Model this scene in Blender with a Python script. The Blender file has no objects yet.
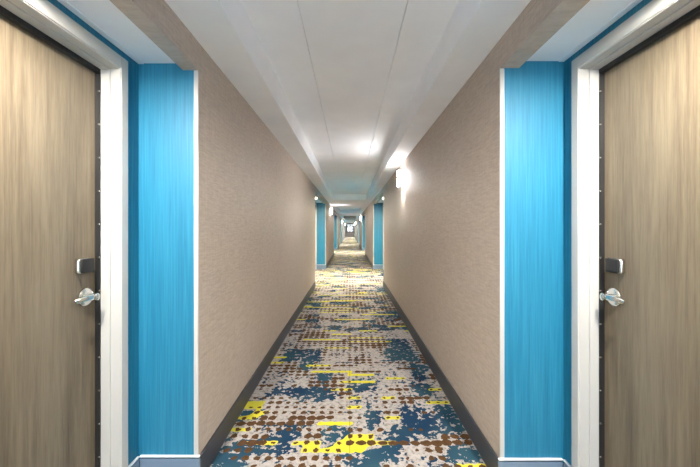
import bpy, bmesh, math, random
from mathutils import Vector, Matrix
random.seed(11)
S = bpy.context.scene
COL = S.collection
EYE = 1.341            # eye height
HWS = {-1: .80, 1: .782}       # distance of the left and right taupe walls
def hw(s): return HWS[s]
def ends(s, k):
    a, b = ALCOVES[k]
    return (a, b - .022) if (s == 1 and k == 0) else (a, b)
DW = 1.116             # plane of the door walls in the alcoves
ZB, ZA, ZS, ZT = 2.180, 2.216, 2.328, 2.531   # beam underside, alcove ceiling, soffit, tray ceiling
END = 53.0
ALCOVES = [(-1.6, 1.65), (7.2, 10.4), (16.0, 19.8), (25.0, 28.5), (34.0, 37.2), (43.0, 46.2)]
BACK = -3.6

# ------------------------------------------------------------------ materials
def new_mat(name):
    m = bpy.data.materials.new(name); m.use_nodes = True
    nt = m.node_tree
    return m, nt, nt.nodes['Principled BSDF']

def N(nt, typ, **kw):
    n = nt.nodes.new(typ)
    for k, v in kw.items():
        if k == 'op': n.operation = v
        else: setattr(n, k, v)
    return n

def setin(n, **kw):
    for k, v in kw.items(): n.inputs[k.replace('_', ' ')].default_value = v

def plain(name, col, rough=0.5, metal=0.0, spec=0.5):
    m, nt, b = new_mat(name)
    b.inputs['Base Color'].default_value = (*col, 1)
    b.inputs['Roughness'].default_value = rough
    b.inputs['Metallic'].default_value = metal
    b.inputs['Specular IOR Level'].default_value = spec
    return m

def math_node(nt, op, a, b=None, c=None):
    n = nt.nodes.new('ShaderNodeMath'); n.operation = op
    for i, v in enumerate((a, b, c)):
        if v is None: continue
        if isinstance(v, (int, float)): n.inputs[i].default_value = v
        else: nt.links.new(v, n.inputs[i])
    return n.outputs[0]

def noise(nt, vec, scale, detail=3, rough=0.55, dist=0.0):
    n = nt.nodes.new('ShaderNodeTexNoise')
    n.inputs['Scale'].default_value = scale; n.inputs['Detail'].default_value = detail
    n.inputs['Roughness'].default_value = rough; n.inputs['Distortion'].default_value = dist
    if vec is not None: nt.links.new(vec, n.inputs['Vector'])
    return n.outputs['Fac']

def mapping(nt, scale, rot=(0, 0, 0)):
    t = nt.nodes.new('ShaderNodeTexCoord'); mp = nt.nodes.new('ShaderNodeMapping')
    mp.inputs['Scale'].default_value = scale; mp.inputs['Rotation'].default_value = rot
    nt.links.new(t.outputs['Object'], mp.inputs['Vector'])
    return mp.outputs['Vector']

def ramp(nt, fac, stops):
    r = nt.nodes.new('ShaderNodeValToRGB')
    while len(r.color_ramp.elements) > 1: r.color_ramp.elements.remove(r.color_ramp.elements[-1])
    for i, (p, c) in enumerate(stops):
        e = r.color_ramp.elements[0] if i == 0 else r.color_ramp.elements.new(p)
        e.position = p; e.color = (*c, 1)
    nt.links.new(fac, r.inputs['Fac'])
    return r.outputs['Color']

def mix(nt, fac, a, b, mode='MIX'):
    n = nt.nodes.new('ShaderNodeMix'); n.data_type = 'RGBA'; n.blend_type = mode
    for sock, v in ((n.inputs[0], fac), (n.inputs[6], a), (n.inputs[7], b)):
        if isinstance(v, (int, float)): sock.default_value = v
        elif isinstance(v, tuple): sock.default_value = (*v, 1)
        else: nt.links.new(v, sock)
    return n.outputs[2]

def bump(nt, b, h, strength, dist=0.002):
    n = nt.nodes.new('ShaderNodeBump')
    n.inputs['Strength'].default_value = strength; n.inputs['Distance'].default_value = dist
    nt.links.new(h, n.inputs['Height']); nt.links.new(n.outputs['Normal'], b.inputs['Normal'])

def wallcovering_taupe():
    m, nt, b = new_mat('taupe wallcovering')
    v1 = mapping(nt, (6, 9, 60), (math.radians(9), 0, 0))     # short slanting threads
    v2 = mapping(nt, (10, 70, 8))
    v3 = mapping(nt, (1, 1, 1))
    a = noise(nt, v1, 1.6, 4, .6, .6); c = noise(nt, v2, 1.3, 3, .6); d = noise(nt, v3, 1.2, 2)
    f = math_node(nt, 'ADD', math_node(nt, 'MULTIPLY', a, .62), math_node(nt, 'MULTIPLY', c, .25))
    f = math_node(nt, 'ADD', f, math_node(nt, 'MULTIPLY', d, .13))
    col = ramp(nt, f, [(.30, (.36, .298, .252)), (.5, (.462, .388, .332)), (.72, (.56, .485, .425))])
    nt.links.new(col, b.inputs['Base Color'])
    setin(b, Roughness=.55); b.inputs['Specular IOR Level'].default_value = .4
    bump(nt, b, f, .35, .003)
    return m

def wallcovering_blue():
    m, nt, b = new_mat('blue string wallcovering')
    v1 = mapping(nt, (130, 130, 3.0)); v2 = mapping(nt, (40, 40, 1.2))
    a = noise(nt, v1, 1.0, 3, .6, .3); c = noise(nt, v2, 1.0, 3, .5)
    f = math_node(nt, 'ADD', math_node(nt, 'MULTIPLY', a, .6), math_node(nt, 'MULTIPLY', c, .4))
    col = ramp(nt, f, [(.3, (.006, .105, .195)), (.5, (.010, .150, .262)), (.72, (.028, .200, .315))])
    nt.links.new(col, b.inputs['Base Color'])
    setin(b, Roughness=.5); b.inputs['Specular IOR Level'].default_value = .42
    bump(nt, b, f, .4, .002)
    return m

def door_wood():
    m, nt, b = new_mat('grey brown oak laminate')
    v1 = mapping(nt, (44, 44, 1.6)); v2 = mapping(nt, (7, 7, .8)); v3 = mapping(nt, (190, 190, 9))
    a = noise(nt, v1, 1.0, 5, .6, .4); c = noise(nt, v2, 1.0, 3, .5, .5); d = noise(nt, v3, 1.0, 2, .6)
    f = math_node(nt, 'ADD', math_node(nt, 'MULTIPLY', a, .40), math_node(nt, 'MULTIPLY', c, .40))
    f = math_node(nt, 'ADD', f, math_node(nt, 'MULTIPLY', d, .20))
    col = ramp(nt, f, [(.32, (.058, .045, .030)), (.46, (.112, .090, .062)), (.56, (.156, .128, .091)), (.72, (.215, .180, .133))])
    nt.links.new(col, b.inputs['Base Color'])
    setin(b, Roughness=.42); b.inputs['Specular IOR Level'].default_value = .45
    bump(nt, b, f, .12, .001)
    return m

def painted(name, col, rough=.5, amp=.03):
    m, nt, b = new_mat(name)
    v = mapping(nt, (1, 1, 1)); f = noise(nt, v, 3.0, 3)
    c = ramp(nt, f, [(.3, tuple(x * (1 - amp) for x in col)), (.7, tuple(min(1, x * (1 + amp)) for x in col))])
    nt.links.new(c, b.inputs['Base Color']); setin(b, Roughness=rough)
    g = noise(nt, v, 240, 2); bump(nt, b, g, .06, .001)
    return m

CX, CY = .068, .065     # spacing of the dots woven into the carpet
def carpet():
    m, nt, b = new_mat('patterned carpet')
    tc = nt.nodes.new('ShaderNodeTexCoord'); obj = tc.outputs['Object']
    # ragged, yarn-like wobble of the pattern
    nz = nt.nodes.new('ShaderNodeTexNoise'); setin(nz, Scale=46.0, Detail=2.0)
    nt.links.new(obj, nz.inputs['Vector'])
    sep = nt.nodes.new('ShaderNodeSeparateXYZ'); nt.links.new(obj, sep.inputs[0])
    sc = nt.nodes.new('ShaderNodeSeparateColor'); nt.links.new(nz.outputs['Color'], sc.inputs[0])
    wx = math_node(nt, 'MULTIPLY', math_node(nt, 'SUBTRACT', sc.outputs[0], .5), .030)
    wy = math_node(nt, 'MULTIPLY', math_node(nt, 'SUBTRACT', sc.outputs[1], .5), .030)
    x = math_node(nt, 'ADD', sep.outputs[0], wx); y = math_node(nt, 'ADD', sep.outputs[1], wy)
    def local(v, s):
        q = math_node(nt, 'ADD', math_node(nt, 'DIVIDE', v, s), .5)
        return math_node(nt, 'SUBTRACT', math_node(nt, 'FRACT', q), .5)
    lx, ly = local(x, CX), local(y, CY)
    dist = math_node(nt, 'SQRT', math_node(nt, 'ADD', math_node(nt, 'MULTIPLY', lx, lx), math_node(nt, 'MULTIPLY', ly, ly)))
    def attr(n):
        a = nt.nodes.new('ShaderNodeAttribute'); a.attribute_name = n
        return a.outputs['Fac']
    rag = nt.nodes.new('ShaderNodeTexNoise'); setin(rag, Scale=1.0, Detail=3.0, Roughness=.6)
    mp = nt.nodes.new('ShaderNodeMapping'); mp.inputs['Scale'].default_value = (25, 27, 1)
    nt.links.new(obj, mp.inputs['Vector']); nt.links.new(mp.outputs[0], rag.inputs['Vector'])
    ragc = math_node(nt, 'SUBTRACT', rag.outputs['Fac'], .5)
    blue_v = math_node(nt, 'ADD', attr('blue'), math_node(nt, 'MULTIPLY', ragc, 2.6))
    blue_m = math_node(nt, 'GREATER_THAN', blue_v, .5)
    teal_n = noise(nt, obj, 1.7, 2)
    yel_v = math_node(nt, 'ADD', attr('yellow'), math_node(nt, 'MULTIPLY', math_node(nt, 'SUBTRACT', .36, dist), .5))
    yel_m = math_node(nt, 'GREATER_THAN', yel_v, .5)
    bro_m = math_node(nt, 'LESS_THAN', dist, attr('dot'))
    # colours
    fine = noise(nt, obj, 420, 2, .7); spk = noise(nt, obj, 34, 3, .7)
    base = ramp(nt, spk, [(.36, (.24, .22, .215)), (.47, (.42, .39, .375)), (.62, (.50, .465, .45))])
    bcol = ramp(nt, teal_n, [(.40, (.011, .040, .090)), (.60, (.030, .088, .128))])
    ycol = ramp(nt, teal_n, [(.3, (.62, .60, .075)), (.7, (.78, .70, .035))])
    dcol = ramp(nt, spk, [(.3, (.070, .036, .016)), (.7, (.120, .062, .026))])
    c = mix(nt, blue_m, base, bcol); c = mix(nt, yel_m, c, ycol); c = mix(nt, bro_m, c, dcol)
    seam = math_node(nt, 'LESS_THAN', math_node(nt, 'ABSOLUTE', sep.outputs[0]), .0022)
    c = mix(nt, math_node(nt, 'MULTIPLY', seam, .6), c, (.06, .05, .045))
    c = mix(nt, .35, c, ramp(nt, fine, [(.3, (.45, .45, .45)), (.7, (1, 1, 1))]), 'MULTIPLY')
    nt.links.new(c, b.inputs['Base Color'])
    setin(b, Roughness=.95); b.inputs['Specular IOR Level'].default_value = .12
    bump(nt, b, fine, .5, .004)
    return m

def emitter(name, col, strength):
    m, nt, b = new_mat(name)
    b.inputs['Base Color'].default_value = (.9, .9, .88, 1)
    b.inputs['Emission Color'].default_value = (*col, 1); b.inputs['Emission Strength'].default_value = strength
    b.inputs['Roughness'].default_value = .3
    return m

TAUPE, BLUE, WOOD, CARPET = wallcovering_taupe(), wallcovering_blue(), door_wood(), carpet()
CEIL = painted('white ceiling paint', (.875, .89, .925), .75)
WHITE = painted('white satin enamel', (.42, .42, .41), .36)
DARKBASE = painted('charcoal rubber base', (.048, .050, .060), .42)
BLUEBASE = painted('slate blue painted base', (.135, .195, .275), .3)
BASECAP = painted('pale base cap', (.66, .70, .74), .35)
RUBBER = plain('black rubber seal', (.012, .012, .013), .42)
STEEL = plain('satin nickel', (.72, .70, .66), .24, 1.0)
CHROME = plain('polished steel', (.80, .80, .79), .12, 1.0)
CAGE = plain('dark bronze metal cage', (.012, .012, .013), .6, 0.0, .1)
BLACKP = plain('black plastic', (.014, .014, .015), .5, 0.0, .25)
OPAL = emitter('lit opal glass', (.99, .98, .98), 26.0)
BULB = emitter('lit downlight lens', (1.0, .82, .52), 5.0)
FRAMEBLK = plain('dark bronze window frame', (.035, .033, .032), .4)
GLASS, gnt, gb = new_mat('clear window glass')
_tr = gnt.nodes.new('ShaderNodeBsdfTransparent'); _gl = gnt.nodes.new('ShaderNodeBsdfGlossy'); _fr = gnt.nodes.new('ShaderNodeFresnel'); _mx = gnt.nodes.new('ShaderNodeMixShader')
_tr.inputs[0].default_value = (.95, .97, .96, 1); _gl.inputs['Roughness'].default_value = .02; _fr.inputs[0].default_value = 1.45
gnt.links.new(_fr.outputs[0], _mx.inputs[0]); gnt.links.new(_tr.outputs[0], _mx.inputs[1]); gnt.links.new(_gl.outputs[0], _mx.inputs[2])
gnt.links.new(_mx.outputs[0], gnt.nodes['Material Output'].inputs['Surface'])

# ------------------------------------------------------------------ mesh helpers
def box(bm, x0, x1, y0, y1, z0, z1, bev=0.0, seg=2):
    x0, x1 = sorted((x0, x1)); y0, y1 = sorted((y0, y1)); z0, z1 = sorted((z0, z1))
    r = bmesh.ops.create_cube(bm, size=1.0)
    vs = r['verts']
    for v in vs:
        v.co = Vector(((x0 + x1) / 2 + v.co.x * (x1 - x0), (y0 + y1) / 2 + v.co.y * (y1 - y0), (z0 + z1) / 2 + v.co.z * (z1 - z0)))
    if bev > 0:
        es = list({e for v in vs for e in v.link_edges})
        bmesh.ops.bevel(bm, geom=es, offset=bev, segments=seg, affect='EDGES', profile=.5)

def tube(bm, pts, radii, seg=16, squash=None):
    """swept round bar through pts; squash = (axis vector, factor) flattens the section"""
    rings = []
    for i, p in enumerate(pts):
        p = Vector(p)
        t = (Vector(pts[min(i + 1, len(pts) - 1)]) - Vector(pts[max(i - 1, 0)])).normalized()
        up = Vector((0, 0, 1)) if abs(t.z) < .9 else Vector((0, 1, 0))
        a = t.cross(up).normalized(); c = a.cross(t).normalized()
        r = radii[i] if isinstance(radii, (list, tuple)) else radii
        ra, rc = (r, r) if not isinstance(r, tuple) else r
        rings.append([bm.verts.new(p + a * (ra * math.cos(2 * math.pi * k / seg)) + c * (rc * math.sin(2 * math.pi * k / seg))) for k in range(seg)])
    for r0, r1 in zip(rings, rings[1:]):
        for k in range(seg):
            bm.faces.new((r0[k], r0[(k + 1) % seg], r1[(k + 1) % seg], r1[k]))
    bm.faces.new(rings[0][::-1]); bm.faces.new(rings[-1])

def obj(name, bm, mat, parent=None, smooth=False, loc=None):
    bmesh.ops.recalc_face_normals(bm, faces=bm.faces)
    me = bpy.data.meshes.new(name); bm.to_mesh(me); bm.free()
    for m in (mat if isinstance(mat, (list, tuple)) else [mat]): me.materials.append(m)
    if smooth:
        for p in me.polygons: p.use_smooth = True
        try: me.set_sharp_from_angle(angle=math.radians(38))
        except Exception: pass
    o = bpy.data.objects.new(name, me); COL.objects.link(o)
    if parent: o.parent = parent
    if loc: o.location = loc
    return o

def tag(o, label=None, cat=None, group=None, kind=None):
    if label: o['label'] = label
    if cat: o['category'] = cat
    if group: o['group'] = group
    if kind: o['kind'] = kind
    return o

def boxes(name, mat, lst, label, cat, bev=0.0, kind='structure', group=None):
    bm = bmesh.new()
    for b in lst: box(bm, *b, bev=bev)
    o = obj(name, bm, mat); return tag(o, label, cat, group, kind)

def empty(name, loc, label=None, cat=None, group=None, kind=None):
    e = bpy.data.objects.new(name, None); COL.objects.link(e); e.location = loc
    e.empty_display_size = .1
    return tag(e, label, cat, group, kind)

def copy_tree(o, parent=None):
    c = o.copy(); COL.objects.link(c)
    if parent: c.parent = parent
    for ch in list(o.children): copy_tree(ch, c)
    return c

# ------------------------------------------------------------------ carpet
NXC = 18
def carpet_floor():
    nx = 2 * NXC + 1
    y0, y1 = int(BACK / CY) - 1, int(END / CY) + 1
    ny = y1 - y0 + 1
    Y = [[0.0] * nx for _ in range(ny)]; B = [[0.0] * nx for _ in range(ny)]; D = [[0.0] * nx for _ in range(ny)]
    rnd = random.Random(5)
    fixed = [[False] * nx for _ in range(ny)]
    # loose, sideways-running random pattern
    patch_b = []
    for j in range(ny):
        far_row = (j + y0) * CY > 2.9
        rowdot = rnd.choice([.26, .32, .36, .40] if far_row else [.1, .2, .26, .3, .34])
        i = 0
        while i < nx:
            L = rnd.randint(2, 9); t = rnd.random()
            for k in range(i, min(nx, i + L)):
                if t < .12: Y[j][k] = .74; D[j][k] = rnd.choice([0, .2, .3])
                elif t < .40: D[j][k] = rnd.uniform(.40, .56)
                elif t < .80: D[j][k] = max(0, rowdot + rnd.uniform(-.10, .08))
                else: D[j][k] = 0
            i += L
    from mathutils import noise as mn
    for j in range(ny):
        for i in range(nx):
            g = mn.noise(Vector((i * .19, j * .23, 3.7)))
            if D[j][i] < .41: D[j][i] = max(0, D[j][i] * (1 + 1.1 * g)) if g > -.22 else 0
    for _ in range(int(ny * nx / 22)):
        cj, ci = rnd.randint(0, ny - 1), rnd.randint(0, nx - 1)
        h, w = rnd.randint(1, 3), rnd.randint(2, 5)
        for j in range(cj, min(ny, cj + h)):
            for i in range(ci, min(nx, ci + w)):
                B[j][i] = rnd.uniform(.5, 1.0)
                if rnd.random() < .6: D[j][i] = 0
    for j in range(ny):
        for i in range(nx):
            if B[j][i] == 0: B[j][i] = rnd.choice([0, .15, .33, .45])
    # the runs that can be made out in the weave: kind, distance, distance, x, x, dot radius
    R = RUNS
    j0 = round(1.72 / CY) - y0; j1 = round(4.0 / CY) - y0
    for j in range(j0, j1 + 1):
        for i in range(nx):
            Y[j][i] = 0; B[j][i] = rnd.choice([0, .15, .33, .45]); D[j][i] = D[j][i]
    for kind, da, db, xa, xb, r in R:
        ja, jb = sorted((round(da / CY) - y0, round(db / CY) - y0)); ia, ib = round(xa / CX) + NXC, round(xb / CX) + NXC
        for j in range(max(0, ja), min(ny - 1, jb) + 1):
            for i in range(max(0, ia), min(nx - 1, ib) + 1):
                if kind == 'b': B[j][i] = rnd.uniform(.55, .95); D[j][i] = r; 
                elif kind == 'y': Y[j][i] = .76; D[j][i] = r * rnd.uniform(.8, 1.1) if r else 0
                elif kind == 'd': D[j][i] = r * rnd.uniform(.85, 1.12)
                elif kind == 'o': B[j][i] = 0; Y[j][i] = 0; D[j][i] = r
    me = bpy.data.meshes.new('floor')
    verts = [((i - NXC) * CX, (j + y0) * CY, 0.0) for j in range(ny) for i in range(nx)]
    faces = [(j * nx + i, j * nx + i + 1, (j + 1) * nx + i + 1, (j + 1) * nx + i) for j in range(ny - 1) for i in range(nx - 1)]
    me.from_pydata(verts, [], faces)
    for nm, A in (('yellow', Y), ('blue', B), ('dot', D)):
        a = me.attributes.new(nm, 'FLOAT', 'POINT')
        a.data.foreach_set('value', [A[j][i] for j in range(ny) for i in range(nx)])
    me.materials.append(CARPET)
    o = bpy.data.objects.new('floor', me); COL.objects.link(o)
    tag(o, 'grey, teal, brown and yellow dotted carpet running down the corridor', 'carpet floor', kind='structure')

RUNS = [
 # woven runs, as measured on the floor (metres ahead, metres sideways)
 ('b', 1.86, 1.94, -0.67, -0.39, 0), ('b', 1.99, 2.05, -0.5, -0.31, 0), ('b', 1.93, 2.06, -0.14, -0.02, 0), ('b', 1.74, 1.86, -0.84, -0.64, 0), ('b', 2.07, 2.18, 0.64, 0.72, 0),
 ('b', 2.01, 2.06, 0.38, 0.53, 0), ('b', 1.92, 2.05, 0.25, 0.32, 0), ('b', 1.75, 1.81, -0.0, 0.11, 0), ('b', 1.84, 1.86, 0.13, 0.27, 0), ('b', 1.81, 1.86, 0.64, 0.78, 0),
 ('b', 2.53, 2.62, -0.59, -0.4, 0), ('b', 2.5, 2.62, -0.38, -0.13, 0), ('b', 2.23, 2.28, -0.8, -0.71, 0), ('b', 2.51, 2.64, 0.54, 0.68, 0), ('b', 2.62, 2.71, 0.01, 0.18, 0),
 ('b', 2.15, 2.34, 0.65, 0.78, 0), ('b', 2.24, 2.37, 0.38, 0.49, 0), ('b', 2.15, 2.22, 0.39, 0.52, 0), ('b', 2.15, 2.25, 0.13, 0.19, 0), ('b', 3.21, 3.42, -0.66, -0.34, 0),
 ('b', 2.71, 2.88, -0.27, -0.22, 0), ('b', 3.0, 3.14, -0.5, -0.42, 0), ('b', 3.21, 3.42, 0.43, 0.68, 0), ('b', 3.53, 3.76, 0.48, 0.69, 0), ('b', 2.98, 3.04, 0.64, 0.77, 0),
 ('b', 2.82, 2.9, 0.6, 0.69, 0), ('d', 2.13, 2.13, -0.65, -0.15, 0.5), ('d', 2.05, 2.05, -0.63, -0.17, 0.27), ('d', 1.9, 1.9, -0.74, -0.61, 0.38), ('d', 1.81, 1.81, -0.65, -0.01, 0.33),
 ('d', 2.18, 2.18, -0.44, -0.2, 0.52), ('d', 2.28, 2.28, -0.6, -0.02, 0.28), ('d', 2.35, 2.35, -0.61, -0.02, 0.26), ('d', 2.42, 2.42, -0.47, -0.31, 0.24), ('d', 2.71, 2.71, -0.31, -0.02, 0.42),
 ('d', 2.69, 2.69, 0.43, 0.53, 0.25), ('d', 2.44, 2.44, -0.75, -0.65, 0.35), ('d', 2.11, 2.11, -0.0, 0.05, 0.42), ('d', 2.18, 2.18, -0.0, 0.1, 0.3), ('d', 1.77, 1.77, 0.51, 0.6, 0.42),
 ('d', 2.09, 2.09, 0.39, 0.47, 0.28), ('d', 3.0, 3.0, -0.62, -0.49, 0.5), ('d', 3.04, 3.04, -0.19, -0.01, 0.48), ('d', 2.92, 2.92, 0.06, 0.26, 0.52), ('d', 2.98, 2.98, 0.49, 0.61, 0.52),
 ('d', 3.11, 3.11, 0.21, 0.69, 0.34), ('d', 3.23, 3.23, -0.0, 0.23, 0.3), ('d', 3.45, 3.45, -0.56, -0.03, 0.3), ('d', 3.56, 3.56, -1.15, -0.03, 0.28), ('d', 3.34, 3.34, -0.3, -0.02, 0.33),
 ('d', 3.95, 3.95, -0.7, -0.23, 0.5), ('d', 4.26, 4.26, -0.96, -0.03, 0.33), ('d', 4.44, 4.44, 0.14, 0.85, 0.4), ('d', 5.15, 5.15, 0.03, 0.82, 0.35), ('d', 4.13, 4.13, -0.0, 0.39, 0.35),
 ('d', 2.59, 2.59, -0.21, -0.04, 0.3), ('d', 2.82, 2.82, 0.18, 0.63, 0.2), ('d', 1.95, 1.95, 0.29, 0.6, 0.56), ('d', 2.45, 2.45, 0.36, 0.64, 0.58), ('y', 2.06, 2.06, -0.81, -0.7, 0.28),
 ('y', 2.12, 2.12, -0.22, -0.02, 0), ('y', 2.17, 2.17, -0.16, -0.02, 0), ('y', 1.97, 1.97, -0.55, -0.46, 0.25), ('y', 1.97, 1.97, -0.66, -0.55, 0.52), ('y', 1.97, 1.97, -0.36, -0.19, 0.27),
 ('y', 1.97, 1.97, -0.1, -0.06, 0.27), ('y', 1.89, 1.89, -0.25, -0.01, 0.25), ('y', 2.03, 2.03, -0.0, 0.17, 0.27), ('y', 1.95, 1.95, -0.0, 0.25, 0.5), ('y', 1.89, 1.89, -0.0, 0.1, 0),
 ('y', 1.77, 1.77, 0.62, 0.79, 0.3), ('y', 2.41, 2.41, -0.81, -0.68, 0), ('y', 2.34, 2.34, -0.82, -0.68, 0.2), ('y', 2.18, 2.18, -0.81, -0.7, 0.22), ('y', 2.28, 2.28, -0.65, -0.59, 0.35),
 ('y', 2.61, 2.61, -0.11, -0.02, 0.3), ('y', 2.73, 2.73, -0.0, 0.21, 0), ('y', 2.84, 2.84, -0.0, 0.23, 0), ('y', 2.78, 2.78, 0.34, 0.46, 0.2), ('y', 2.47, 2.47, -0.0, 0.1, 0.25),
 ('y', 2.46, 2.46, 0.27, 0.35, 0.2), ('y', 2.41, 2.41, 0.64, 0.78, 0.22), ('y', 2.62, 2.62, 0.66, 0.77, 0.25), ('y', 2.33, 2.33, -0.0, 0.06, 0.2), ('y', 2.24, 2.24, 0.24, 0.34, 0.22),
 ('y', 3.26, 3.26, -0.82, -0.66, 0), ('y', 3.14, 3.14, -0.79, -0.71, 0.2), ('y', 3.07, 3.07, -0.38, -0.19, 0.22), ('y', 2.92, 2.92, -0.31, -0.01, 0), ('y', 2.76, 2.76, -0.09, -0.01, 0.2),
 ('y', 3.53, 3.53, -0.26, -0.01, 0.3), ('y', 3.72, 3.72, -0.0, 0.45, 0.28), ('y', 3.79, 3.79, -0.54, -0.17, 0), ('y', 3.99, 3.99, -0.23, -0.02, 0), ('y', 3.81, 3.81, -0.0, 0.44, 0.28),
 ('y', 4.63, 4.63, -0.0, 0.25, 0), ('y', 5.02, 5.02, -0.49, -0.02, 0.2), ('y', 5.49, 5.49, -0.45, -0.01, 0.3), ('y', 4.63, 4.63, -0.81, -0.69, 0), ('y', 5.87, 5.87, -0.29, 0.41, 0.28),
 ('y', 6.32, 6.32, -0.58, -0.01, 0), ('y', 6.52, 6.52, -0.01, 0.52, 0.3),
]
carpet_floor()
boxes('floor_slab', CEIL, [(-1.5, 1.5, BACK, END + .3, -.12, -.012)], 'concrete slab under the corridor carpet', 'floor slab')

# ------------------------------------------------------------------ walls, ceilings
SIDE = {-1: 'left', 1: 'right'}
PLACE = ['where the camera stands', 'first past the near walls', 'second down the corridor', 'third down the corridor', 'fourth down the corridor', 'last before the window']
PLACE_W = ['behind the near doors', 'nearest, beginning beside the near door', 'second, beyond the first far alcove', 'third stretch', 'fourth stretch', 'fifth stretch', 'sixth, running up to the window']
for s in (-1, 1):
    sd = SIDE[s]
    segs = []; prev = BACK
    for k in range(len(ALCOVES)):
        segs.append((prev, ends(s, k)[0])); prev = ends(s, k)[1]
    segs.append((prev, END))
    for k, (a, b) in enumerate(segs):
        boxes('wall_' + sd, TAUPE, [(s * hw(s), s * 1.30, a, b, 0, 2.60)], f'taupe textured wallcovering on {sd} corridor wall, {PLACE_W[k]}', 'wall')
        boxes('baseboard_' + sd, DARKBASE, [(s * (hw(s) - .012), s * (hw(s) - .0002), a, b, .002, .142)], f'charcoal baseboard along {sd} taupe wall, {PLACE_W[k]}', 'baseboard', bev=.003)
    for k in range(len(ALCOVES)):
        a, b = ends(s, k); pl = PLACE[k]
        # blue panels on the two ends, with white corner strip where the taupe wall begins
        for nm, yy, d in (('far', b, -1), ('near', a, 1)):
            y_in = yy + d * .006
            boxes('wall_' + sd + '_alcove', BLUE, [(s * (hw(s) + .024), s * (DW + .10), yy + d * .0002, y_in, .0, ZA + .05)], f'blue wallcovering on {nm} end of {sd} alcove, {pl}', 'alcove wall')
            boxes('trim_' + sd + '_corner', WHITE, [(s * (hw(s) + .0002), s * (hw(s) + .0238), yy + d * .0002, yy + d * .008, .146, ZB - .001)], f'white corner strip on {nm} edge of {sd} alcove, {pl}', 'corner trim', bev=.0015)
            bm = bmesh.new()
            box(bm, s * (hw(s) - .011), s * (DW - .012), y_in, y_in + d * .010, .002, .133, bev=.002)
            o = obj('baseboard_' + sd + '_alcove', bm, BLUEBASE); tag(o, f'slate blue baseboard under {nm} blue end wall of {sd} alcove, {pl}', 'baseboard', kind='structure')
            bm = bmesh.new()
            box(bm, s * (hw(s) - .011), s * (DW - .012), y_in, y_in + d * .013, .1415, .150, bev=.003)
            obj('cap_moulding', bm, BASECAP, o)
        boxes('beam_' + sd, TAUPE, [(s * hw(s), s * .882, a + .0005, b - .0005, ZB, 2.60)], f'taupe covered header beam over {sd} alcove, {pl}', 'header beam')
        boxes('trim_' + sd + '_ceiling', CEIL, [(s * (DW - .030), s * (DW - .001), a + .008, b - .008, ZA - .005, ZA - .0002)], f'slim white bead where ceiling meets door wall of {sd} alcove, {pl}', 'ceiling trim', bev=.0015)
        boxes('ceiling_' + sd + '_alcove', CEIL, [(s * .8825, s * 1.30, a + .0005, b - .0005, ZA, 2.60)], f'white lowered ceiling of {sd} alcove, {pl}', 'alcove ceiling')
    boxes('ceiling_soffit_' + sd, CEIL, [(s * .57, s * (hw(s) - .0005), BACK, END, ZS, 2.60)], f'white lowered soffit along {sd} wall', 'ceiling soffit')

TRAYS = [(BACK, 10.6), (14.6, 19.6), (23.6, 28.6), (33.0, 37.5), (42.0, 46.5)]
drops = []
for t, u in zip(TRAYS, TRAYS[1:]): drops.append((t[1], u[0]))
drops.append((TRAYS[-1][1], END))
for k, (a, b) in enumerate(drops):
    boxes('ceiling_drop', TAUPE if k == 2 else CEIL, [(-.5695, .5695, a, b, ZS, 2.60)], ["white dropped ceiling nearest the camera, between two trays", "white dropped ceiling, second along the corridor", "drop across the corridor, taupe in place of its dim warm light, far off", "white dropped ceiling, fourth along the corridor", "white dropped ceiling at the far window"][k], 'ceiling')  # taupe on the third drop paints in its dim, warm-lit look
for k, (a, b) in enumerate(TRAYS):
    g = .0055
    boxes('ceiling', CEIL, [(-.5695, -.27 - g, a, b, ZT, 2.58), (-.27 + g, .30 - g, a, b, ZT, 2.58), (.30 + g, .5695, a, b, ZT, 2.58), (-.5695, .5695, a, b, ZT + .016, 2.59)],
          f'white panelled raised ceiling tray, {["overhead", "second down the corridor", "third down the corridor", "fourth down the corridor", "last before the window"][k]}', 'ceiling')
boxes('ceiling_slab', CEIL, [(-1.5, 1.5, BACK, END + .3, 2.601, 2.70)], 'structural slab above the corridor ceiling', 'ceiling slab')
boxes('wall_back', TAUPE, [(-1.5, -.70, BACK - .2, BACK, 0, 2.60), (.70, 1.5, BACK - .2, BACK, 0, 2.60), (-.70, .70, BACK - .2, BACK, 0, .25), (-.70, .70, BACK - .2, BACK, 2.27, 2.60)], 'taupe wall closing the corridor behind the camera, with an opening added for fill light', 'wall')  # window opening added so fill light can enter from behind

# ------------------------------------------------------------------ doors (local frame: y = 0 at latch-side jamb, door wall at x = s*DW)
LATCH_GAP = 1.65 - 1.49        # alcove end wall to latch jamb
DOOR_W, DOOR_H = .915, 2.108
XF, XS, XJ, XL = 1.096, 1.146, 1.189, 1.213     # frame face, stop step, seal start, leaf face
def door_wall(s, a, b, opens, label):
    """blue wall of an alcove at the door plane with its door openings"""
    lst = []; prev = a + .007
    for (p, q) in opens:
        lst.append((s * DW, s * 1.27, prev, p - .012, 0, ZA - .0005)); lst.append((s * DW, s * 1.27, p - .012, q + .012, DOOR_H + .012, ZA - .0005)); prev = q + .012
    lst.append((s * DW, s * 1.27, prev, b - .007, 0, ZA - .0005))
    bm = bmesh.new()
    for l in lst: box(bm, *l)
    o = obj('wall_' + SIDE[s] + '_door', bm, BLUE); tag(o, label, 'door wall', kind='structure')
    return o

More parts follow.
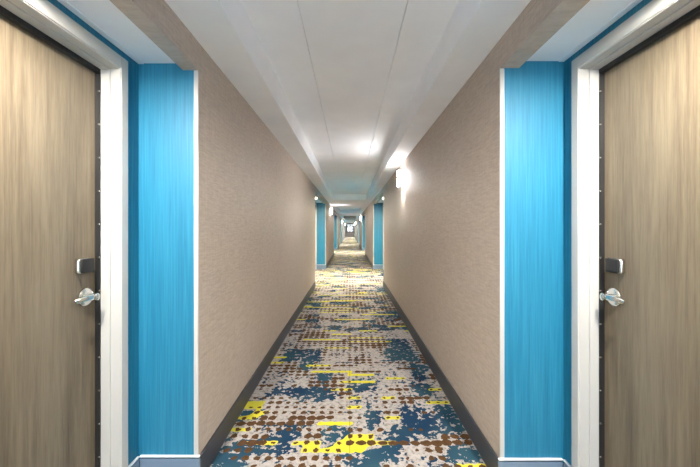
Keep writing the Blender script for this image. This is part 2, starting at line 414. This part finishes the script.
def make_door(s, y, name, label):
    """door whose latch jamb stands at y, hinges towards the camera"""
    root = empty(name, (s * XL, y - DOOR_W / 2, 0), label, 'door', kind='structure')
    def P(nm, bm, mat, parent=root, smooth=False):
        # meshes are built in world terms for a latch jamb at y = 0, then moved to their parent's frame
        off = Vector((s * XL, -DOOR_W / 2, 0))
        for v in bm.verts: v.co -= off
        o = obj(nm, bm, mat, None, smooth); o.parent = parent
        return o
    bm = bmesh.new(); box(bm, s * XL, s * (XL + .045), -DOOR_W + .004, -.004, .008, DOOR_H - .004, bev=.0015)
    leaf = P('door_leaf', bm, WOOD)
    # frame: casing band on the wall, stepped jamb into the opening
    bm = bmesh.new()
    cw, ch = .050, .063
    for (ya, yb) in ((.004, cw), (-DOOR_W - cw, -DOOR_W - .004)):
        box(bm, s * XF, s * (DW - .0004), ya, yb, .002, DOOR_H + ch, bev=.003)
    box(bm, s * XF, s * (DW - .0004), -DOOR_W - .0036, .0036, DOOR_H + .004, DOOR_H + ch, bev=.003)
    fr = P('door_frame', bm, WHITE)
    bm = bmesh.new()
    for (x0, x1, t) in ((XF + .005, XS, 0.0), (XS, XJ, .006)):
        box(bm, s * x0, s * x1, -t, .0116, .002, DOOR_H + .0116, bev=.0015)
        box(bm, s * x0, s * x1, -DOOR_W - .0116, -DOOR_W + t, .002, DOOR_H + .0116, bev=.0015)
        box(bm, s * x0, s * x1, -DOOR_W + t, -t, DOOR_H - t, DOOR_H + .0116, bev=.0015)
    P('jamb', bm, WHITE, fr)
    # black seal between jamb and leaf, pinned with small bright nails
    bm = bmesh.new(); box(bm, s * (XJ + .0003), s * (XL - .001), -.010, .0116, .002, DOOR_H + .0116)
    box(bm, s * (XJ + .0003), s * (XL - .001), -DOOR_W - .0116, -DOOR_W + .010, .002, DOOR_H + .0116)
    box(bm, s * (XJ + .0003), s * (XL - .001), -DOOR_W + .010, -.010, DOOR_H - .024, DOOR_H + .0116)
    seal = P('door_seal', bm, RUBBER)
    for k in range(13):
        z = .10 + k * .158
        bm = bmesh.new(); box(bm, s * (XJ - .001), s * (XJ + .0075), -.0135, -.0095, z - .004, z + .004, bev=.001)
        P('nail', bm, CHROME, seal)
    # card reader deadbolt
    yc, zc = -.084, 1.176
    bm = bmesh.new(); box(bm, s * (XL - .024), s * XL, yc - .040, yc + .036, zc - .034, zc + .034, bev=.009, seg=4)
    cr = P('card_reader', bm, STEEL, root, True)
    bm = bmesh.new(); box(bm, s * (XL - .031), s * (XL - .0235), yc - .032, yc + .036, zc - .032, zc + .031, bev=.006, seg=3)
    tag(P('reader_pad', bm, BLACKP, cr, True), 'black reader pad')
    # lever handle
    zl = 1.030; yc = -.066
    bm = bmesh.new(); tube(bm, [(s * XL, yc, zl), (s * (XL - .008), yc, zl), (s * (XL - .012), yc, zl), (s * (XL - .014), yc, zl)], [.041, .041, .037, .028], 32)
    hd = P('door_handle', bm, STEEL, root, True)
    bm = bmesh.new(); tube(bm, [(s * (XL - .012), yc, zl), (s * (XL - .030), yc, zl), (s * (XL - .046), yc, zl), (s * (XL - .058), yc, zl + .001), (s * (XL - .062), yc, zl + .001)], [.015, .0135, .0165, .0165, .010], 24)
    P('hub', bm, STEEL, hd, True)
    bm = bmesh.new()
    pts = [(s * (XL - .047), yc + .012, zl + .002), (s * (XL - .048), yc - .012, zl + .002), (s * (XL - .049), yc - .04, zl + .003), (s * (XL - .046), yc - .062, zl + .002), (s * (XL - .041), yc - .082, zl - .002), (s * (XL - .037), yc - .090, zl - .004)]
    tube(bm, pts, [(.008, .012), (.009, .015), (.007, .013), (.0065, .0125), (.006, .012), (.003, .008)], 16)
    P('lever', bm, STEEL, hd, True)
    return root

def opening(y): return (y - DOOR_W, y)
def alcove_base(s, ya, yb, label):
    if yb - ya < .02: return
    o = boxes('baseboard_' + SIDE[s] + '_door', BLUEBASE, [(s * (DW - .010), s * (DW - .0004), ya, yb, .002, .133)], label, 'baseboard', bev=.002)
    bm = bmesh.new(); box(bm, s * (DW - .013), s * (DW - .0004), ya, yb, .1415, .150, bev=.003); obj('cap_moulding', bm, BASECAP, o)

dn = 0
for k in (0, 1):
    for s in (-1, 1):
        a, b = ends(s, k)
        yl = ALCOVES[k][1] - LATCH_GAP
        where = 'nearest, with lever and reader in view' if k == 0 else 'in the first far alcove'
        door_wall(s, a, b, [opening(yl)], f'blue wall around {SIDE[s]} oak door, {where}')
        dn += 1
        d = make_door(s, 0.0, f'door_{dn}', f'oak laminate guest door with white frame on {SIDE[s]} side, {where}')
        d.location.y += yl
        alcove_base(s, yl + .0505, b - .017, f'slate blue baseboard between {SIDE[s]} door frame and blue end wall, {PLACE[k]}')
        alcove_base(s, a + .017, yl - DOOR_W - .0505, f'slate blue baseboard on near side of {SIDE[s]} door, {PLACE[k]}')
for k in range(2, len(ALCOVES)):
    a, b = ALCOVES[k]
    for s in (-1, 1):
        door_wall(s, a, b, [], f'blue inner wall of {SIDE[s]} alcove, {PLACE[k]}')
        alcove_base(s, a + .017, b - .017, f'slate blue baseboard on inner wall of {SIDE[s]} alcove, {PLACE[k]}')

# ------------------------------------------------------------------ recessed downlights in the alcoves
def lamp(name, typ, loc, power, col, size=.05, rot=(0, 0, 0), **kw):
    l = bpy.data.lights.new(name, typ); l.energy = power; l.color = col
    if typ == 'AREA': l.shape = 'DISK'; l.size = size
    else: l.shadow_soft_size = size
    for kk, v in kw.items(): setattr(l, kk, v)
    o = bpy.data.objects.new(name, l); COL.objects.link(o); o.location = loc; o.rotation_euler = rot
    return o

def downlight(s, y, label):
    root = empty('recessed_downlight', (s * .952, y, ZA), label, 'ceiling light', 'recessed downlights in the alcove ceilings')
    bm = bmesh.new()
    prof = [(.040, -.001), (.044, -.006), (.056, -.006), (.060, -.0005)]
    rings = [[bm.verts.new((r * math.cos(2 * math.pi * q / 32), r * math.sin(2 * math.pi * q / 32), z)) for q in range(32)] for r, z in prof]
    for r0, r1 in list(zip(rings, rings[1:])) + [(rings[-1], rings[0])]:
        for q in range(32): bm.faces.new((r0[q], r0[(q + 1) % 32], r1[(q + 1) % 32], r1[q]))
    obj('trim_ring', bm, WHITE, root, True)
    bm = bmesh.new()
    vs = []
    for r, z in ((.0405, -.0006), (.045, -.016), (.044, -.034), (.030, -.044), (.010, -.047)):
        vs.append([bm.verts.new((r * math.cos(2 * math.pi * q / 24), r * math.sin(2 * math.pi * q / 24), z)) for q in range(24)])
    for r0, r1 in zip(vs, vs[1:]):
        for q in range(24): bm.faces.new((r0[q], r0[(q + 1) % 24], r1[(q + 1) % 24], r1[q]))
    bm.faces.new(vs[-1]); bm.faces.new(vs[0][::-1])
    obj('lens', bm, BULB, root, True)
    return root
for k, (a, b) in enumerate(ALCOVES):
    for s in (-1, 1):
        y = (a + b) / 2 - .15 if k else .80
        if k:
            downlight(s, y, f'small warm recessed downlight in {SIDE[s]} alcove ceiling, {PLACE[k]}')
        else:
            downlight(s, y, f'small warm recessed downlight above the {SIDE[s]} oak door nearest the camera')
        lamp('downlight_beam', 'AREA', (s * .952, y, ZA - .055), 25.0 if k == 0 else (58.0 if k < 4 else 90.0), (1.0, .93, .82) if k == 0 else (1.0, .87, .66), .07)

# ------------------------------------------------------------------ wall sconces
def make_sconce(s, y, label):
    root = empty('wall_sconce', (s * hw(s), y, 2.070), label, 'wall light', 'opal wall sconces along the corridor')
    bm = bmesh.new(); box(bm, -.0002 * s, -s * .014, -.055, .055, -.085, .085, bev=.005)
    obj('back_plate', bm, STEEL, root)
    # opal shade: half-round drum standing off the wall
    bm = bmesh.new(); n = 20
    zs = [(-.112, .93), (-.106, 1.0), (.106, 1.0), (.112, .93)]
    rings = []
    for z, f in zs:
        ring = []
        for q in range(n + 1):
            t = math.pi * q / n
            ring.append(bm.verts.new((-s * (.018 + .070 * f * math.sin(t) ** .8), -.104 * f * math.cos(t), z)))
        rings.append(ring)
    for r0, r1 in zip(rings, rings[1:]):
        for q in range(n + 1):
            bm.faces.new((r0[q], r0[(q + 1) % (n + 1)], r1[(q + 1) % (n + 1)], r1[q]))
    bm.faces.new(rings[0][::-1]); bm.faces.new(rings[-1])
    obj('shade', bm, OPAL, root, True)
    bm = bmesh.new()
    for za, zb in ((-.117, -.1125), (.1125, .117)):  # opaque caps added to keep hot spots off the ceiling
        lo, hi = [[bm.verts.new((-s * (.016 + .074 * math.sin(math.pi * q / n) ** .8), -.107 * math.cos(math.pi * q / n), z)) for q in range(n + 1)] for z in (za, zb)]
        for q in range(n + 1): bm.faces.new((lo[q], lo[(q + 1) % (n + 1)], hi[(q + 1) % (n + 1)], hi[q]))
        bm.faces.new(lo[::-1]); bm.faces.new(hi)
    obj('light_stop_cap', bm, WHITE, root)
    # grey metal cage: uprights over the glass joined by a band around its middle
    def skin(t, off): return -s * (.018 + (.070 + off) * math.sin(t) ** .8), -(.104 + off) * math.cos(t)
    bm = bmesh.new()
    for t in (.30, .70):
        px, py = skin(math.pi * t, .005)
        box(bm, px - .006, px + .006, py - .007, py + .007, -.113, .113, bev=.0015)
    obj('upright_bars', bm, CAGE, root)
    bm = bmesh.new(); rows = []
    for q in range(n + 1):
        t = math.pi * (.05 + .90 * q / n)
        rows.append([bm.verts.new((*skin(t, o), z)) for o, z in ((.002, .008), (.010, .008), (.010, .028), (.002, .028))])
    for r0, r1 in zip(rows, rows[1:]):
        for q in range(4): bm.faces.new((r0[q], r0[(q + 1) % 4], r1[(q + 1) % 4], r1[q]))
    bm.faces.new(rows[0][::-1]); bm.faces.new(rows[-1])
    obj('cross_bar', bm, CAGE, root)
    for up, pw in ((1, 1.4), (-1, 3.5)):
        lamp('sconce_lamp', 'AREA', (s * (hw(s) - .062), y, 2.070 + up * .121), pw, (1.0, .96, .91), .07, (math.pi if up > 0 else 0, -s * up * math.radians(22), 0))
    return root
make_sconce(1, 4.54, 'lit opal wall sconce on the near right taupe wall, the largest one')
make_sconce(-1, 12.8, 'lit opal wall sconce on left wall just past the first far alcove')
make_sconce(1, 21.4, 'lit opal wall sconce on right wall past the second far alcove')
make_sconce(-1, 31.0, 'lit opal wall sconce on left wall, small and far down the corridor')
make_sconce(1, 40.0, 'lit opal wall sconce on right wall, very small and far away')
make_sconce(-1, 49.5, 'lit opal wall sconce on left wall, added to brighten the end wall')  # this and the next sconce are added to light the end wall
make_sconce(1, 49.5, 'lit opal wall sconce on right wall, added to brighten the end wall')


# ------------------------------------------------------------------ end wall and window
wx0, wx1, wz0, wz1 = -.58, .72, .80, 2.28
boxes('wall_end', CEIL, [(-1.3, wx0, END, END + .2, 0, 2.60), (wx1, 1.3, END, END + .2, 0, 2.60), (wx0, wx1, END, END + .2, 0, wz0), (wx0, wx1, END, END + .2, wz1, 2.60)],
      'pale end wall of the corridor around the window', 'wall')
win = empty('window_1', (.07, END + .06, wz0), 'dark framed window of six panes at the far end of the corridor', 'window', kind='structure')
def W(nm, lst, mat, bev=0):
    bm = bmesh.new()
    for l in lst: box(bm, *l, bev=bev)
    for v in bm.verts: v.co -= Vector((.07, END + .06, wz0))
    return obj(nm, bm, mat, win)
f = .13
W('window_frame', [(wx0, wx0 + f, END + .03, END + .1, wz0, wz1), (wx1 - f, wx1, END + .03, END + .1, wz0, wz1), (wx0 + f, wx1 - f, END + .03, END + .1, wz0, wz0 + f), (wx0 + f, wx1 - f, END + .03, END + .1, wz1 - f, wz1)], FRAMEBLK)
mb = [(.07 - .045, .07 + .045, END + .04, END + .09, wz0 + f, wz1 - f)]
for q in (1, 2):
    z = wz0 + (wz1 - wz0) * q / 3
    mb += [(wx0 + f, .07 - .045, END + .04, END + .09, z - .04, z + .04), (.07 + .045, wx1 - f, END + .04, END + .09, z - .04, z + .04)]
W('glazing_bars', mb, FRAMEBLK)
W('window_glass', [(wx0 + f, wx1 - f, END + .062, END + .066, wz0 + f, wz1 - f)], GLASS)
W('window_sill', [(wx0 - .05, wx1 + .05, END - .06, END + .028, wz0 - .035, wz0 - .0005)], WHITE, .004)

back = empty('added_window', (0, BACK - .1, .25), 'tall white framed window added behind the camera for fill light', 'window', kind='structure')  # unseen window, added to house the fill light
bm = bmesh.new()
for l in ((-.70, -.65, -.03, .03, 0, 2.02), (.65, .70, -.03, .03, 0, 2.02), (-.65, .65, -.03, .03, 0, .05), (-.65, .65, -.03, .03, 1.97, 2.02), (-.02, .02, -.02, .02, .05, 1.97)): box(bm, *l)
obj('window_frame', bm, WHITE, back)
def portal(x, y, z, sx, sz, ry):
    l = bpy.data.lights.new('window_daylight', 'AREA'); l.shape = 'RECTANGLE'; l.size = sx; l.size_y = sz
    l.cycles.is_portal = True
    o = bpy.data.objects.new('window_daylight', l); COL.objects.link(o); o.location = (x, y, z); o.rotation_euler = (ry, 0, 0)
portal(.07, END + .15, 1.54, 1.3, 1.48, -math.pi / 2)      # shines along -y
l = bpy.data.lights.new('added_back_fill', 'AREA'); l.shape = 'RECTANGLE'; l.size = 1.3; l.size_y = 1.95  # added frontal fill for the whole corridor, out of view
l.energy = 72.0; l.color = (.84, .92, 1.0)
o = bpy.data.objects.new('added_back_fill', l); COL.objects.link(o); o.location = (0, BACK - .16, 1.26); o.rotation_euler = (math.pi / 2, 0, 0)
l = bpy.data.lights.new('sun', 'SUN'); l.energy = 8.0; l.angle = math.radians(1.0)
o = bpy.data.objects.new('sun', l); COL.objects.link(o); o.rotation_euler = (math.radians(-72), 0, 0)

# ------------------------------------------------------------------ daylight, camera, view
w = bpy.data.worlds.new('sky'); S.world = w; w.use_nodes = True
bg = w.node_tree.nodes['Background']; bg.inputs[0].default_value = (.88, .94, 1.0, 1); bg.inputs[1].default_value = .42

cam = bpy.data.cameras.new('camera'); co = bpy.data.objects.new('camera', cam); COL.objects.link(co)
co.location = (0, 0, EYE); co.rotation_euler = (math.pi / 2, 0, 0)
cam.sensor_width = 36.0; cam.lens = 16.0; cam.clip_start = .02; cam.clip_end = 300
cam.shift_x = .2 / 700; cam.shift_y = -4.5 / 700
S.camera = co
S.view_settings.view_transform = 'Standard'; S.view_settings.look = 'None'
S.view_settings.exposure = 1.45; S.view_settings.gamma = 1.0
S.view_settings.use_curve_mapping = False
try:
    S.cycles.use_light_tree = False; S.cycles.max_bounces = 14; S.cycles.diffuse_bounces = 8; S.cycles.sample_clamp_indirect = 6.0
    S.cycles.caustics_reflective = False
except Exception: pass
